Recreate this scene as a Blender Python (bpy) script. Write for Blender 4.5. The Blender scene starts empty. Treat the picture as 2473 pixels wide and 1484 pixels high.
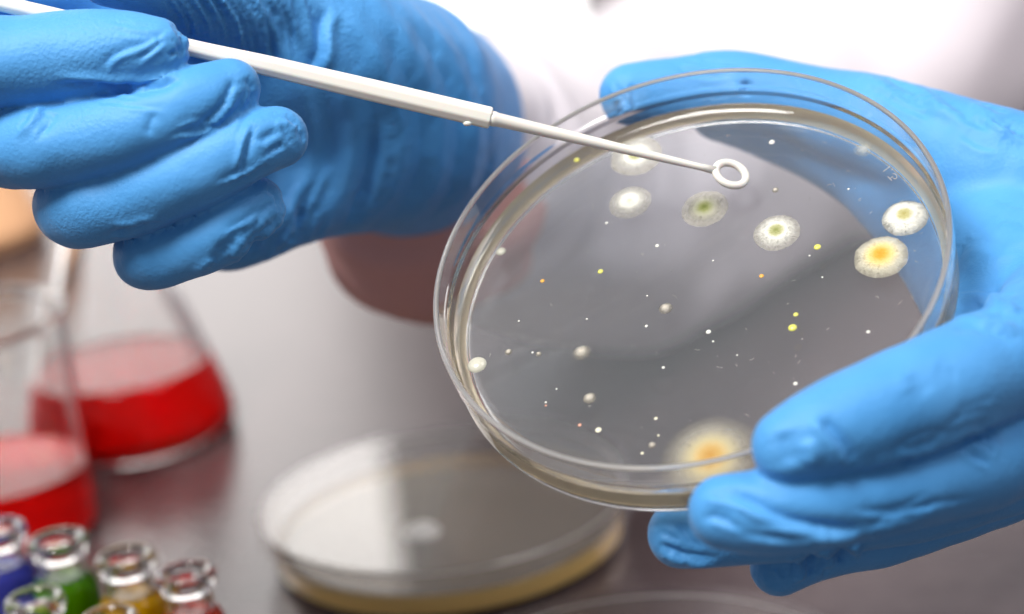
import bpy, bmesh, math, random
import numpy as np
from mathutils import Matrix, Vector, noise

random.seed(7)
rng = np.random.default_rng(7)
sc = bpy.context.scene
col = sc.collection

# ------------------------------------------------------------------ camera
LENS, SENSOR, IW, IH = 85.0, 36.0, 2473.0, 1484.0
FPX = IW * LENS / SENSOR                       # focal length in pixels of the 2473 px wide picture
PITCH, ROLL, CAMH = math.radians(18.3), math.radians(-6.5), 0.238
camd = bpy.data.cameras.new('camera')
cam = bpy.data.objects.new('camera', camd)
col.objects.link(cam)
CM = Matrix.Translation((0, 0, CAMH)) @ Matrix.Rotation(math.pi / 2 - PITCH, 4, 'X') @ Matrix.Rotation(ROLL, 4, 'Z')
cam.matrix_world = CM
camd.lens, camd.sensor_width = LENS, SENSOR
camd.clip_start, camd.clip_end = 0.01, 50
camd.dof.use_dof = True
camd.dof.focus_distance = 0.417
camd.dof.aperture_fstop = 9.5
camd.dof.aperture_blades = 0
sc.camera = cam

# ------------------------------------------------------------------ world and lamps
w = bpy.data.worlds.new('World')
sc.world = w
w.use_nodes = True
bg = w.node_tree.nodes['Background']
bg.inputs[0].default_value = (0.86, 0.88, 0.93, 1)
bg.inputs[1].default_value = 0.24


def area_lamp(name, loc, target, sx, sy, radiance, color=(1, 1, 1)):
    d = bpy.data.lights.new(name, 'AREA')
    d.shape = 'RECTANGLE'
    d.size, d.size_y = sx, sy
    d.energy = radiance * math.pi * sx * sy
    d.color = color
    o = bpy.data.objects.new(name, d)
    col.objects.link(o)
    o.location = loc
    o.rotation_euler = (Vector(target) - Vector(loc)).to_track_quat('-Z', 'Y').to_euler()
    return o


area_lamp('softbox_key', (-0.36, 0.06, 1.0), (0.05, 0.50, 0.11), 0.36, 0.36, 31.0, (1.0, 0.97, 0.93))
lf = area_lamp('coat_fill', (0.60, 0.30, 1.05), (0.26, 0.95, 0.02), 0.50, 0.50, 2.5, (1.0, 0.96, 0.97))  # added fill lamp that brightens the coat
lf.data.spread = math.radians(75)
area_lamp('window_behind', (-1.05, 2.0, 0.15), (-0.75, 0.6, 0.05), 1.85, 1.6, 2.1, (1.0, 0.965, 0.94))
sc.view_settings.view_transform = 'Standard'
sc.view_settings.look = 'None'
sc.view_settings.exposure = 0.4
sc.view_settings.gamma = 1.0
sc.render.engine = 'CYCLES'
sc.cycles.max_bounces = 20
sc.cycles.transmission_bounces = 16
sc.cycles.glossy_bounces = 6
sc.cycles.transparent_max_bounces = 16
sc.cycles.sample_clamp_indirect = 6.0
sc.cycles.use_denoising = True


# ------------------------------------------------------------------ space helpers
def C(px, py, d):
    """camera-space point (mm) seen at pixel px,py at depth d mm"""
    return np.array([(px - IW / 2) / FPX * d, -(py - IH / 2) / FPX * d, -d])


CR = np.array(CM.to_3x3())
CT = np.array(CM.translation)


def to_world(p):
    return (np.asarray(p) * 0.001) @ CR.T + CT


def P(px, py, d):
    return Vector(to_world(C(px, py, d)))


def on_table(px, py, z=0.0):
    """point where the pixel's ray meets the horizontal plane z"""
    r = np.array(C(px, py, 1000.0)) @ CR.T
    t = (z - CT[2]) / r[2]
    return Vector(CT + r * t)


def depth_of(p):
    return -(CM.inverted() @ Vector(p)).z


# ------------------------------------------------------------------ materials
def mat(name, color, rough=0.5, spec=0.5, **kw):
    m = bpy.data.materials.new(name)
    m.use_nodes = True
    b = m.node_tree.nodes['Principled BSDF']
    b.inputs['Base Color'].default_value = (*color, 1)
    b.inputs['Roughness'].default_value = rough
    b.inputs['Specular IOR Level'].default_value = spec
    for k, v in kw.items():
        b.inputs[k.replace('_', ' ')].default_value = v
    return m


def nd(m, t, **kw):
    n = m.node_tree.nodes.new(t)
    for k, v in kw.items():
        setattr(n, k, v)
    return n


def lk(m, a, b):
    m.node_tree.links.new(a, b)


def bump(m, scale, strength, dist=0.0002, detail=4.0, prev=None, kind='NOISE', rough=0.55):
    b = m.node_tree.nodes['Principled BSDF']
    tc = nd(m, 'ShaderNodeTexCoord')
    if kind == 'NOISE':
        t = nd(m, 'ShaderNodeTexNoise')
        t.inputs['Detail'].default_value = detail
        t.inputs['Roughness'].default_value = rough
        out = t.outputs['Fac']
    else:
        t = nd(m, 'ShaderNodeTexVoronoi')
        t.feature = 'SMOOTH_F1'
        out = t.outputs['Distance']
    t.inputs['Scale'].default_value = scale
    lk(m, tc.outputs['Object'], t.inputs['Vector'])
    bp = nd(m, 'ShaderNodeBump')
    bp.inputs['Strength'].default_value = strength
    bp.inputs['Distance'].default_value = dist
    lk(m, out, bp.inputs['Height'])
    if prev:
        lk(m, prev.outputs['Normal'], bp.inputs['Normal'])
    lk(m, bp.outputs['Normal'], b.inputs['Normal'])
    return bp


def mottle(m, c1, c2, scale, lo=0.35, hi=0.65):
    b = m.node_tree.nodes['Principled BSDF']
    tc = nd(m, 'ShaderNodeTexCoord')
    t = nd(m, 'ShaderNodeTexNoise')
    t.inputs['Scale'].default_value = scale
    t.inputs['Detail'].default_value = 5
    lk(m, tc.outputs['Object'], t.inputs['Vector'])
    r = nd(m, 'ShaderNodeValToRGB')
    r.color_ramp.elements[0].position, r.color_ramp.elements[1].position = lo, hi
    r.color_ramp.elements[0].color, r.color_ramp.elements[1].color = (*c1, 1), (*c2, 1)
    lk(m, t.outputs['Fac'], r.inputs[0])
    lk(m, r.outputs[0], b.inputs['Base Color'])


GLOVE = mat('nitrile_blue', (0.05, 0.29, 0.70), 0.58, 0.4, Sheen_Weight=0.12, Sheen_Roughness=0.4)
mottle(GLOVE, (0.060, 0.285, 0.64), (0.082, 0.33, 0.71), 60)
gb = bump(GLOVE, 1400, 0.6, 0.0003, 3, bump(GLOVE, 230, 0.2, 0.0008, 4))
tcg, mk_, mrg = nd(GLOVE, 'ShaderNodeTexCoord'), nd(GLOVE, 'ShaderNodeTexNoise'), nd(GLOVE, 'ShaderNodeMapRange')
mk_.inputs['Scale'].default_value = 45
mrg.inputs['From Min'].default_value, mrg.inputs['From Max'].default_value = 0.38, 0.66
mrg.inputs['To Min'].default_value, mrg.inputs['To Max'].default_value = 0.12, 0.85
lk(GLOVE, tcg.outputs['Object'], mk_.inputs['Vector'])
lk(GLOVE, mk_.outputs['Fac'], mrg.inputs['Value'])
lk(GLOVE, mrg.outputs[0], gb.inputs['Strength'])             # the grain comes and goes over the film

COAT = mat('white_cotton', (0.66, 0.615, 0.645), 0.85, 0.2, Sheen_Weight=0.2)
bump(COAT, 900, 0.25, 0.0003, 3)
SLEEVE_SHADE = mat('shade_brown_cloth', (0.64, 0.34, 0.31), 0.85, 0.2)  # brown stands in for shade inside the white sleeve
bump(SLEEVE_SHADE, 700, 0.25, 0.0003, 3)

TABLE = mat('dark_laminate', (0.078, 0.054, 0.055), 0.26, 0.75, IOR=1.5)
mottle(TABLE, (0.070, 0.048, 0.049), (0.088, 0.062, 0.063), 90)
bump(TABLE, 1200, 0.03, 0.0002, 3)

PLASTIC = mat('white_plastic', (0.74, 0.715, 0.655), 0.38, 0.45)
PLASTIC.node_tree.nodes['Principled BSDF'].inputs['Subsurface Weight'].default_value = 0.25
PLASTIC.node_tree.nodes['Principled BSDF'].inputs['Subsurface Scale'].default_value = 0.0015
bump(PLASTIC, 500, 0.06, 0.0002, 3)


def glass_mat(name, color=(1, 1, 1), ior=1.5, rough=0.0):
    return mat(name, color, rough, 0.5, Transmission_Weight=1.0, IOR=ior)


STYRENE = glass_mat('clear_polystyrene', (0.99, 0.988, 0.985), 1.50)
RIM = glass_mat('frosted_rim', (0.96, 0.95, 0.94), 1.50, 0.28)
RIM.node_tree.nodes['Principled BSDF'].inputs['Transmission Weight'].default_value = 0.85
GLASS = glass_mat('lab_glass', (0.99, 0.995, 0.99), 1.47)


def thin_clear(name, tint):
    """thin clear wall: Fresnel reflection over straight-through transmission"""
    m = bpy.data.materials.new(name)
    m.use_nodes = True
    m.node_tree.nodes.remove(m.node_tree.nodes['Principled BSDF'])
    lw_ = nd(m, 'ShaderNodeLayerWeight')
    pw = nd(m, 'ShaderNodeMath', operation='POWER')
    pw.inputs[1].default_value = 5.0
    lk(m, lw_.outputs['Facing'], pw.inputs[0])
    fr_ = nd(m, 'ShaderNodeMath', operation='MULTIPLY_ADD')      # Schlick
    fr_.inputs[1].default_value, fr_.inputs[2].default_value = 0.96, 0.04
    lk(m, pw.outputs[0], fr_.inputs[0])
    tr, gl, mx_ = nd(m, 'ShaderNodeBsdfTransparent'), nd(m, 'ShaderNodeBsdfGlossy'), nd(m, 'ShaderNodeMixShader')
    tr.inputs['Color'].default_value = (*tint, 1)
    gl.inputs['Roughness'].default_value = 0.03
    lk(m, fr_.outputs[0], mx_.inputs[0])
    lk(m, tr.outputs[0], mx_.inputs[1])
    lk(m, gl.outputs[0], mx_.inputs[2])
    lk(m, mx_.outputs[0], m.node_tree.nodes['Material Output'].inputs['Surface'])
    return m


THIN = thin_clear('thin_clear_polystyrene', (0.975, 0.97, 0.965))


def agar_mat(name, tint, ior, milk):
    m = glass_mat(name, tint, ior)
    b = m.node_tree.nodes['Principled BSDF']
    b.inputs['Transmission Weight'].default_value = 1.0 - milk
    return m


# ------------------------------------------------------------------ object helpers
def tag(o, label=None, cat=None, group=None, kind=None):
    for k, v in (('label', label), ('category', cat), ('group', group), ('kind', kind)):
        if v:
            o[k] = v
    return o


def empty(name, loc, rot=None):
    o = bpy.data.objects.new(name, None)
    o.empty_display_size = 0.01
    col.objects.link(o)
    o.location = loc
    if rot is not None:
        o.rotation_mode = 'QUATERNION'
        o.rotation_quaternion = rot
    return o


def mesh_obj(name, verts, faces, mats, parent=None, smooth=True, face_mats=None, world=False, origin=None):
    """mesh from local coordinates (or world ones when world=True: origin is subtracted and used as location)"""
    v = np.asarray(verts, dtype=float)
    if world and origin is not None:
        v = v - np.asarray(origin)
    me = bpy.data.meshes.new(name)
    me.from_pydata(v.tolist(), [], [tuple(int(i) for i in f) for f in faces])
    for m in (mats if isinstance(mats, (list, tuple)) else [mats]):
        me.materials.append(m)
    if face_mats is not None:
        me.polygons.foreach_set('material_index', np.asarray(face_mats, dtype=np.int32))
    if smooth:
        me.polygons.foreach_set('use_smooth', np.ones(len(me.polygons), dtype=bool))
    me.update()
    o = bpy.data.objects.new(name, me)
    col.objects.link(o)
    if world and origin is not None:
        o.location = origin
    if parent:
        o.parent = parent
    return o


def support(profile, d=0.00025):
    """rings close to each corner so that flat faces stay optically flat under smooth shading"""
    out = [profile[0]]
    for a, b in zip(profile[:-1], profile[1:]):
        L = math.hypot(b[0] - a[0], b[1] - a[1])
        if L > 6 * d:
            u = ((b[0] - a[0]) / L, (b[1] - a[1]) / L)
            if a[0] > 1e-9:
                out.append((a[0] + u[0] * d, a[1] + u[1] * d))
            if b[0] > 1e-9:
                out.append((b[0] - u[0] * d, b[1] - u[1] * d))
        out.append(b)
    return out


def lathe_data(profile, seg=96):
    """profile: list of (r, z); r = 0 ends become single poles"""
    vs, fs, rings = [], [], []
    profile = support(profile)
    for r, z in profile:
        if r <= 1e-9:
            rings.append([len(vs)])
            vs.append((0, 0, z))
        else:
            rings.append(list(range(len(vs), len(vs) + seg)))
            for i in range(seg):
                a = 2 * math.pi * i / seg
                vs.append((r * math.cos(a), r * math.sin(a), z))
    for a, b in zip(rings[:-1], rings[1:]):
        for i in range(seg):
            j = (i + 1) % seg
            if len(a) == 1 and len(b) == 1:
                continue
            if len(a) == 1:
                fs.append((a[0], b[j], b[i]))
            elif len(b) == 1:
                fs.append((a[i], a[j], b[0]))
            else:
                fs.append((a[i], a[j], b[j], b[i]))
    return vs, fs


def arc(cx, cz, r, a0, a1, n=5):
    return [(cx + r * math.cos(math.radians(a0 + (a1 - a0) * i / n)), cz + r * math.sin(math.radians(a0 + (a1 - a0) * i / n))) for i in range(n + 1)]


def mm(profile):
    return [(r * 0.001, z * 0.001) for r, z in profile]


def lathe(name, profile, material, parent, seg=96, loc=(0, 0, 0)):
    vs, fs = lathe_data(mm(profile), seg)
    o = mesh_obj(name, vs, fs, material, parent)
    o.location = loc
    return o


# ------------------------------------------------------------------ signed distance modelling for gloves
def catmull(pts, n):
    pts = np.asarray(pts, dtype=float)
    ext = np.vstack([2 * pts[0] - pts[1], pts, 2 * pts[-1] - pts[-2]])
    out = []
    for i in range(1, len(ext) - 2):
        p0, p1, p2, p3 = ext[i - 1:i + 3]
        for t in np.linspace(0, 1, n, endpoint=False):
            out.append(0.5 * (2 * p1 + (p2 - p0) * t + (2 * p0 - 5 * p1 + 4 * p2 - p3) * t * t + (3 * p1 - p0 - 3 * p2 + p3) * t ** 3))
    out.append(pts[-1])
    return np.array(out)


def chain(pts, n=5):
    """(px, py, depth mm, radius mm) control points -> smooth list of (x, y, z, r) in camera mm"""
    c = [(*C(p[0], p[1], p[2]), p[3]) for p in pts]
    return catmull(c, n)


class Grid:
    def __init__(self, chains, h, pad=6.0):
        allp = np.vstack(chains)
        lo = (allp[:, :3] - allp[:, 3:4]).min(0) - pad
        hi = (allp[:, :3] + allp[:, 3:4]).max(0) + pad
        self.lo, self.h = lo, h
        self.n = np.ceil((hi - lo) / h).astype(int) + 1
        self.ax = [lo[i] + h * np.arange(self.n[i]) for i in range(3)]

    def field(self, ch, margin=9.0, squash=None):
        F = np.full(self.n, 1e3, dtype=np.float32)
        for a, b in zip(ch[:-1], ch[1:]):
            lo = np.minimum(a[:3] - a[3], b[:3] - b[3]) - margin
            hi = np.maximum(a[:3] + a[3], b[:3] + b[3]) + margin
            i0 = np.maximum(np.floor((lo - self.lo) / self.h).astype(int), 0)
            i1 = np.minimum(np.ceil((hi - self.lo) / self.h).astype(int) + 1, self.n)
            if (i1 <= i0).any():
                continue
            X, Y, Z = np.meshgrid(*[self.ax[k][i0[k]:i1[k]].astype(np.float32) for k in range(3)], indexing='ij')
            ba = b[:3] - a[:3]
            l2 = max(float(ba @ ba), 1e-6)
            dx, dy, dz = X - a[0], Y - a[1], Z - a[2]
            t = np.clip((dx * ba[0] + dy * ba[1] + dz * ba[2]) / l2, 0, 1)
            d = np.sqrt((dx - ba[0] * t) ** 2 + (dy - ba[1] * t) ** 2 + (dz - ba[2] * t) ** 2) - (a[3] + (b[3] - a[3]) * t)
            s = np.s_[i0[0]:i1[0], i0[1]:i1[1], i0[2]:i1[2]]
            F[s] = np.minimum(F[s], d)
        return F


def smin(a, b, k):
    h = np.clip(0.5 + 0.5 * (b - a) / k, 0, 1)
    return b + (a - b) * h - k * h * (1 - h)


def surface_nets(F, lo, h):
    S = F < 0
    n = np.array(F.shape)
    cnt = np.zeros(n - 1, dtype=np.int8)
    for dx in (0, 1):
        for dy in (0, 1):
            for dz in (0, 1):
                cnt += S[dx:n[0] - 1 + dx, dy:n[1] - 1 + dy, dz:n[2] - 1 + dz]
    act = (cnt > 0) & (cnt < 8)
    idx = np.argwhere(act)
    vid = np.full(act.shape, -1, dtype=np.int64)
    vid[act] = np.arange(len(idx))
    corners = [(dx, dy, dz) for dx in (0, 1) for dy in (0, 1) for dz in (0, 1)]
    val = np.stack([F[idx[:, 0] + c[0], idx[:, 1] + c[1], idx[:, 2] + c[2]] for c in corners], 1)
    acc = np.zeros((len(idx), 3))
    num = np.zeros(len(idx))
    for i in range(8):
        for j in range(i + 1, 8):
            ci, cj = np.array(corners[i]), np.array(corners[j])
            if np.abs(ci - cj).sum() != 1:
                continue
            m = (val[:, i] < 0) != (val[:, j] < 0)
            t = np.where(m, val[:, i] / np.where(m, val[:, i] - val[:, j], 1), 0)
            p = ci + (cj - ci) * t[:, None]
            acc += np.where(m[:, None], p, 0)
            num += m
    V = lo + h * (idx + acc / num[:, None])
    faces = []
    for ax in range(3):
        a = [slice(None)] * 3
        b = [slice(None)] * 3
        a[ax], b[ax] = slice(0, -1), slice(1, None)
        ch = S[tuple(a)] != S[tuple(b)]
        e = np.argwhere(ch)
        o1, o2 = (ax + 1) % 3, (ax + 2) % 3
        ok = (e[:, o1] > 0) & (e[:, o2] > 0) & (e[:, o1] < n[o1] - 1) & (e[:, o2] < n[o2] - 1)
        e = e[ok]
        ins = S[tuple(e.T)]
        q = []
        for u, v in ((-1, -1), (0, -1), (0, 0), (-1, 0)):
            c = e.copy()
            c[:, o1] += u
            c[:, o2] += v
            q.append(vid[tuple(c.T)])
        q = np.stack(q, 1)
        q = np.where(ins[:, None], q, q[:, ::-1])
        faces.append(q)
    return V, np.vstack(faces)


def vnormals(V, Fq):
    a, b, c, d = (V[Fq[:, i]] for i in range(4))
    fn = np.cross(c - a, d - b)
    N = np.zeros_like(V)
    ids = Fq.T.ravel()
    for k in range(3):
        N[:, k] = np.bincount(ids, np.tile(fn[:, k], 4), len(V))
    return N / np.maximum(np.linalg.norm(N, axis=1, keepdims=True), 1e-9)


def laplace(V, Fq, it, lam=0.5):
    e = np.vstack([Fq[:, [i, (i + 1) % 4]] for i in range(4)])
    k = np.bincount(e[:, 0], minlength=len(V)) + np.bincount(e[:, 1], minlength=len(V))
    for _ in range(it):
        A = np.stack([np.bincount(e[:, 0], V[e[:, 1], c], len(V)) + np.bincount(e[:, 1], V[e[:, 0], c], len(V)) for c in range(3)], 1)
        V = V + lam * (A / k[:, None] - V)
    return V


def subdivide(V, Q):
    n = len(V)
    fc = V[Q].mean(1)
    e = np.vstack([np.sort(Q[:, [i, (i + 1) % 4]], 1) for i in range(4)])
    ue, inv = np.unique(e[:, 0] * np.int64(n) + e[:, 1], return_inverse=True)
    ea, eb = ue // n, ue % n
    ec = (V[ea] + V[eb]) / 2
    m = len(Q)
    ei = [n + inv[i * m:(i + 1) * m] for i in range(4)]
    fi = n + len(ue) + np.arange(m)
    out = [np.stack([Q[:, i], ei[i], fi, ei[(i + 3) % 4]], 1) for i in range(4)]
    return np.vstack([V, ec, fc]), np.vstack(out)


class Sculpt:
    """a mesh in camera mm with folds pushed into its surface along real 3-D paths"""

    def __init__(self, V, Fq):
        self.V, self.F = V, Fq
        self.N = vnormals(V, Fq)
        self.px = V[:, 0] / -V[:, 2] * FPX + IW / 2
        self.py = -V[:, 1] / -V[:, 2] * FPX + IH / 2
        self.D = np.zeros(len(V))
        cell = 10
        self.cell = cell
        gx, gy = (self.px // cell).astype(int), (self.py // cell).astype(int)
        f = np.nonzero(self.N[:, 2] > 0)[0]
        f = f[np.argsort(-V[f, 2])[::-1]]               # far first, so the nearest is written last
        self.buf = dict(zip(zip(gx[f].tolist(), gy[f].tolist()), (-V[f, 2]).tolist()))

    def depth(self, x, y):
        g = (int(x // self.cell), int(y // self.cell))
        best = None
        for r in (0, 1, 2, 4):
            for i in range(-r, r + 1):
                for j in range(-r, r + 1):
                    d = self.buf.get((g[0] + i, g[1] + j))
                    if d is not None and (best is None or d < best):
                        best = d
            if best is not None:
                return best
        return None

    def stroke(self, pts, width, amp, taper=True, n=10):
        """pts pixels along the crease; width, amp in mm (amp < 0 groove, > 0 ridge)"""
        path = catmull([(p[0], p[1]) for p in pts], n)
        P3, W = [], []
        m = len(path)
        for i, (x, y) in enumerate(path):
            d = self.depth(x, y)
            if d is None:
                continue
            P3.append(C(x, y, d))
            t = i / max(m - 1, 1)
            W.append(min(1.0, 4 * min(t, 1 - t) + 0.05) if taper else 1.0)
        if len(P3) < 2:
            return
        P3, W = np.array(P3), np.array(W)
        lo, hi = P3.min(0) - 3 * width, P3.max(0) + 3 * width
        s = np.nonzero(((self.V > lo) & (self.V < hi)).all(1))[0]
        if len(s) == 0:
            return
        V = self.V[s]
        best = np.full(len(s), 1e9)
        bw = np.zeros(len(s))
        for i in range(len(P3) - 1):
            a, ba = P3[i], P3[i + 1] - P3[i]
            l2 = max(ba @ ba, 1e-9)
            t = np.clip((V - a) @ ba / l2, 0, 1)
            d = np.linalg.norm(V - a - t[:, None] * ba, axis=1)
            u = d < best
            best[u] = d[u]
            bw[u] = (W[i] + (W[i + 1] - W[i]) * t)[u]
        prof = np.exp(-(best / width) ** 2) if amp > 0 else np.exp(-(best / width) ** 1.35)
        self.D[s] += 1.4 * amp * bw * prof

    def fold(self, pts, width, amp, off=(0, 1)):
        """a pinched fold: groove with a raised lip beside it (off: pixel direction of the lip)"""
        k = 13.0 * width * 1.25
        self.stroke(pts, width, -amp)
        self.stroke([(p[0] + off[0] * k, p[1] + off[1] * k) for p in pts], width * 1.1, amp * 0.8)

    def cluster(self, x, y, ang, length, n, gap, width, amp):
        """a bunch of fine, nearly parallel creases"""
        a = math.radians(ang)
        ux, uy = math.cos(a), math.sin(a)
        for i in range(n):
            o = (i - (n - 1) / 2) * gap + random.uniform(-0.3, 0.3) * gap
            L = length * random.uniform(0.5, 1.0)
            b = random.uniform(-0.12, 0.12) * L
            sh = random.uniform(-0.2, 0.2) * length
            cx_, cy_ = x - uy * o + ux * sh, y + ux * o + uy * sh
            pts = [(cx_ + ux * t * L - uy * b * (1 - 4 * t * t), cy_ + uy * t * L + ux * b * (1 - 4 * t * t)) for t in (-0.5, -0.2, 0.15, 0.5)]
            g = amp * random.uniform(0.5, 1.0)
            self.stroke(pts, width, -g, n=6)
            k = 13 * width * 1.1
            self.stroke([(p[0] - uy * k, p[1] + ux * k) for p in pts], width, g * 0.7, n=6)

    def noise(self, scale, amp):
        t = np.zeros(len(self.V))
        for _ in range(14):
            d = rng.normal(size=3)
            d *= scale * rng.uniform(1.6, 4.0) / np.linalg.norm(d)
            t += np.sin(self.V @ d + rng.uniform(0, 6.28))
        self.D += amp * t / 6.0

    def result(self):
        return self.V + self.N * self.D[:, None]


def glove(fingers, palm, h, k_f, k_p, k_palm, slim=1.0):
    ch = [chain(f) * np.array([1, 1, 1, slim]) for f in fingers] + [chain(p) for p in palm]
    g = Grid(ch, h)
    Ff = None
    for c in ch[:len(fingers)]:
        f = g.field(c)
        Ff = f if Ff is None else smin(Ff, f, k_f)
    Fp = None
    for c in ch[len(fingers):]:
        f = g.field(c)
        Fp = f if Fp is None else smin(Fp, f, k_palm)
    F = smin(Ff, Fp, k_p)
    del Ff, Fp
    V, Q = surface_nets(F, g.lo, h)
    V = laplace(V, Q, 2)
    V, Q = subdivide(V, Q)
    V = laplace(V, Q, 1)
    print('glove verts', len(V))
    return Sculpt(V, Q)


# ================================================================== SETTING
# table: far edge runs obliquely behind the person's sleeves
eR, eL = on_table(2000, 585), on_table(830, 430)
dirn = (eL - eR).normalized()
fr, fl = eR - dirn * 0.75, eL + dirn * 0.85
T = 0.03
top = [(-1.3, -0.15), (1.0, -0.15), (fr.x, fr.y), (fl.x, fl.y)]
tv = [(x, y, 0) for x, y in top] + [(x, y, -T) for x, y in top]
tf = [(0, 1, 2, 3), (7, 6, 5, 4)] + [(i, i + 4, (i + 1) % 4 + 4, (i + 1) % 4) for i in range(4)]
tbl = mesh_obj('table', tv, tf, TABLE, smooth=False)
bv = tbl.modifiers.new('bevel', 'BEVEL')
bv.width, bv.segments = 0.003, 3
tag(tbl, kind='structure')

# added glowing panel that whitens the gap between the sleeve and the coat
GLOW = bpy.data.materials.new('white_glow')
GLOW.use_nodes = True
GLOW.node_tree.nodes.remove(GLOW.node_tree.nodes['Principled BSDF'])
em = nd(GLOW, 'ShaderNodeEmission')
em.inputs['Color'].default_value, em.inputs['Strength'].default_value = (1, 0.985, 0.97, 1), 1.6
lk(GLOW, em.outputs[0], GLOW.node_tree.nodes['Material Output'].inputs['Surface'])
wv_ = [(-0.45, 2.2, -0.9), (0.9, 2.2, -0.9), (0.9, 2.2, 0.02), (-0.45, 2.2, 0.02), (-0.45, 2.22, -0.9), (0.9, 2.22, -0.9), (0.9, 2.22, 0.02), (-0.45, 2.22, 0.02)]
wo = mesh_obj('glow_panel', wv_, [(0, 1, 2, 3), (7, 6, 5, 4), (0, 4, 5, 1), (1, 5, 6, 2), (2, 6, 7, 3), (3, 7, 4, 0)], GLOW, smooth=False)
tag(wo, kind='structure')

# ================================================================== PERSON
person = empty('person', P(2900, 500, 860))
person.location.z = -0.03
tag(person, 'person in white lab coat and blue gloves holding a loop over an open dish', 'person')
ploc = np.array(person.location)


def add_part(name, Vw, F, material, label=None, fm=None):
    o = mesh_obj(name, Vw, F, material, None, world=True, origin=ploc, face_mats=fm)
    o.location = (0, 0, 0)
    o.parent = person
    if label:
        o['label'] = label
    return o


# --- hand with the loop (image left)
fA = [
    [(-420, 330, 470, 11), (-250, 200, 428, 9.4), (-100, 158, 413, 8.6), (60, 148, 411, 8.1), (200, 133, 410, 7.9), (300, 124, 409, 7.0), (376, 122, 408, 5.9)],
    [(60, 320, 478, 9.5), (5, 335, 442, 8.6), (50, 352, 416, 7.8), (180, 340, 411, 7.3), (330, 308, 409, 7.0), (470, 248, 409, 6.5), (553, 216, 411, 5.6)],
    [(270, 430, 474, 9.0), (218, 475, 444, 8.2), (190, 500, 421, 7.5), (330, 470, 414, 7.0), (480, 411, 411, 6.7), (600, 352, 411, 6.2), (668, 332, 413, 5.5)],
    [(430, 540, 468, 8.0), (380, 590, 446, 7.0), (360, 616, 425, 6.4), (470, 592, 418, 6.1), (565, 532, 416, 5.7), (618, 495, 417, 5.1)],
    [(272, -62, 422, 6.2), (370, -48, 426, 7.6), (490, -12, 437, 10), (620, 18, 449, 12), (800, 100, 465, 14)],
]
pA = [
    [(160, 330, 486, 12), (300, 370, 484, 13), (500, 380, 472, 15), (760, 330, 474, 17), (940, 300, 492, 22), (990, 300, 520, 24.5), (1010, 310, 560, 24)],
    [(400, 500, 478, 9), (470, 530, 472, 9), (560, 535, 464, 9.3), (680, 480, 465, 9.6), (800, 400, 478, 12)],
    [(620, 40, 452, 12), (800, 130, 462, 16), (930, 230, 482, 21)],
    [(-260, -150, 472, 14), (80, -115, 466, 14), (400, -60, 458, 13)],
    [(360, 140, 452, 8), (480, 175, 452, 9), (620, 200, 455, 12)],
    [(-80, 255, 441, 8), (150, 245, 438, 8), (330, 225, 436, 7)],
    [(210, 420, 444, 7), (330, 395, 442, 7), (500, 330, 441, 6)],
]
A = glove(fA, pA, 0.75, 0.7, 1.5, 8.0, 0.97)
exec_strokes_A = None
# fingertip and knuckle folds
S = A
S.noise(0.10, 0.25)
S.fold([(262, 178), (262, 150), (290, 128), (350, 105), (420, 62)], 0.7, 0.55, (0.4, 0.6))
S.fold([(330, 150), (370, 120), (400, 95)], 0.6, 0.5, (0.5, 0.6))
S.stroke([(435, 110), (450, 135)], 0.9, -0.5)
S.stroke([(415, 122), (425, 140)], 0.8, -0.4)
S.fold([(130, 208), (200, 206), (290, 212), (390, 205), (440, 185)], 0.9, 0.8, (0, -1))
S.fold([(445, 75), (475, 110), (470, 150)], 0.8, 0.4, (-1, 0))
# middle
S.fold([(470, 300), (505, 290), (540, 255), (560, 215), (566, 190)], 0.8, 0.7, (0.7, 0.5))
S.stroke([(360, 330), (362, 300), (380, 270)], 0.8, -0.35)
S.fold([(430, 320), (480, 315), (520, 300)], 0.7, 0.5, (0, 0.8))
S.stroke([(590, 185), (615, 215), (610, 255)], 0.8, -0.45)
S.stroke([(35, 330), (70, 300), (90, 270), (105, 262)], 1.0, 0.5)
S.stroke([(95, 330), (120, 290), (135, 268)], 0.9, -0.3)
# ring
S.fold([(580, 420), (590, 380), (600, 340), (615, 300)], 0.7, 0.8, (-0.8, 0.1))
S.stroke([(630, 350), (650, 330), (680, 320)], 0.7, -0.55)
S.stroke([(640, 380), (670, 360), (690, 345)], 0.7, -0.5)
S.stroke([(660, 300), (700, 300), (720, 320)], 0.8, 0.4)
S.stroke([(690, 275), (725, 310), (735, 350)], 0.8, -0.45)
S.fold([(540, 455), (600, 430), (650, 395)], 0.7, 0.4, (0, -0.8))
S.fold([(270, 565), (330, 555), (390, 540)], 0.9, 0.5, (0, -1))
# little finger
for i in range(4):
    S.stroke([(520 + 34 * i, 610 - 28 * i), (545 + 34 * i, 590 - 30 * i), (575 + 30 * i, 588 - 34 * i)], 0.7, -0.4)
S.stroke([(640, 455), (668, 470), (672, 510)], 0.8, -0.5)
S.fold([(540, 560), (590, 530), (640, 500)], 0.8, 0.4, (0, 0.8))
for i in range(5):
    S.stroke([(470 + 40 * i, 670 - 22 * i), (500 + 38 * i, 640 - 22 * i), (520 + 36 * i, 622 - 22 * i)], 0.9, (-0.4 if i % 2 else 0.35))
# heel of the palm
for i in range(5):
    S.stroke([(560 + 48 * i, 655 - 38 * i), (590 + 46 * i, 600 - 36 * i), (640 + 40 * i, 560 - 40 * i)], 1.1, -0.5 if i % 2 else 0.4)
S.fold([(690, 600), (720, 560), (730, 500)], 1.2, 0.9, (-1, 0))
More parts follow.
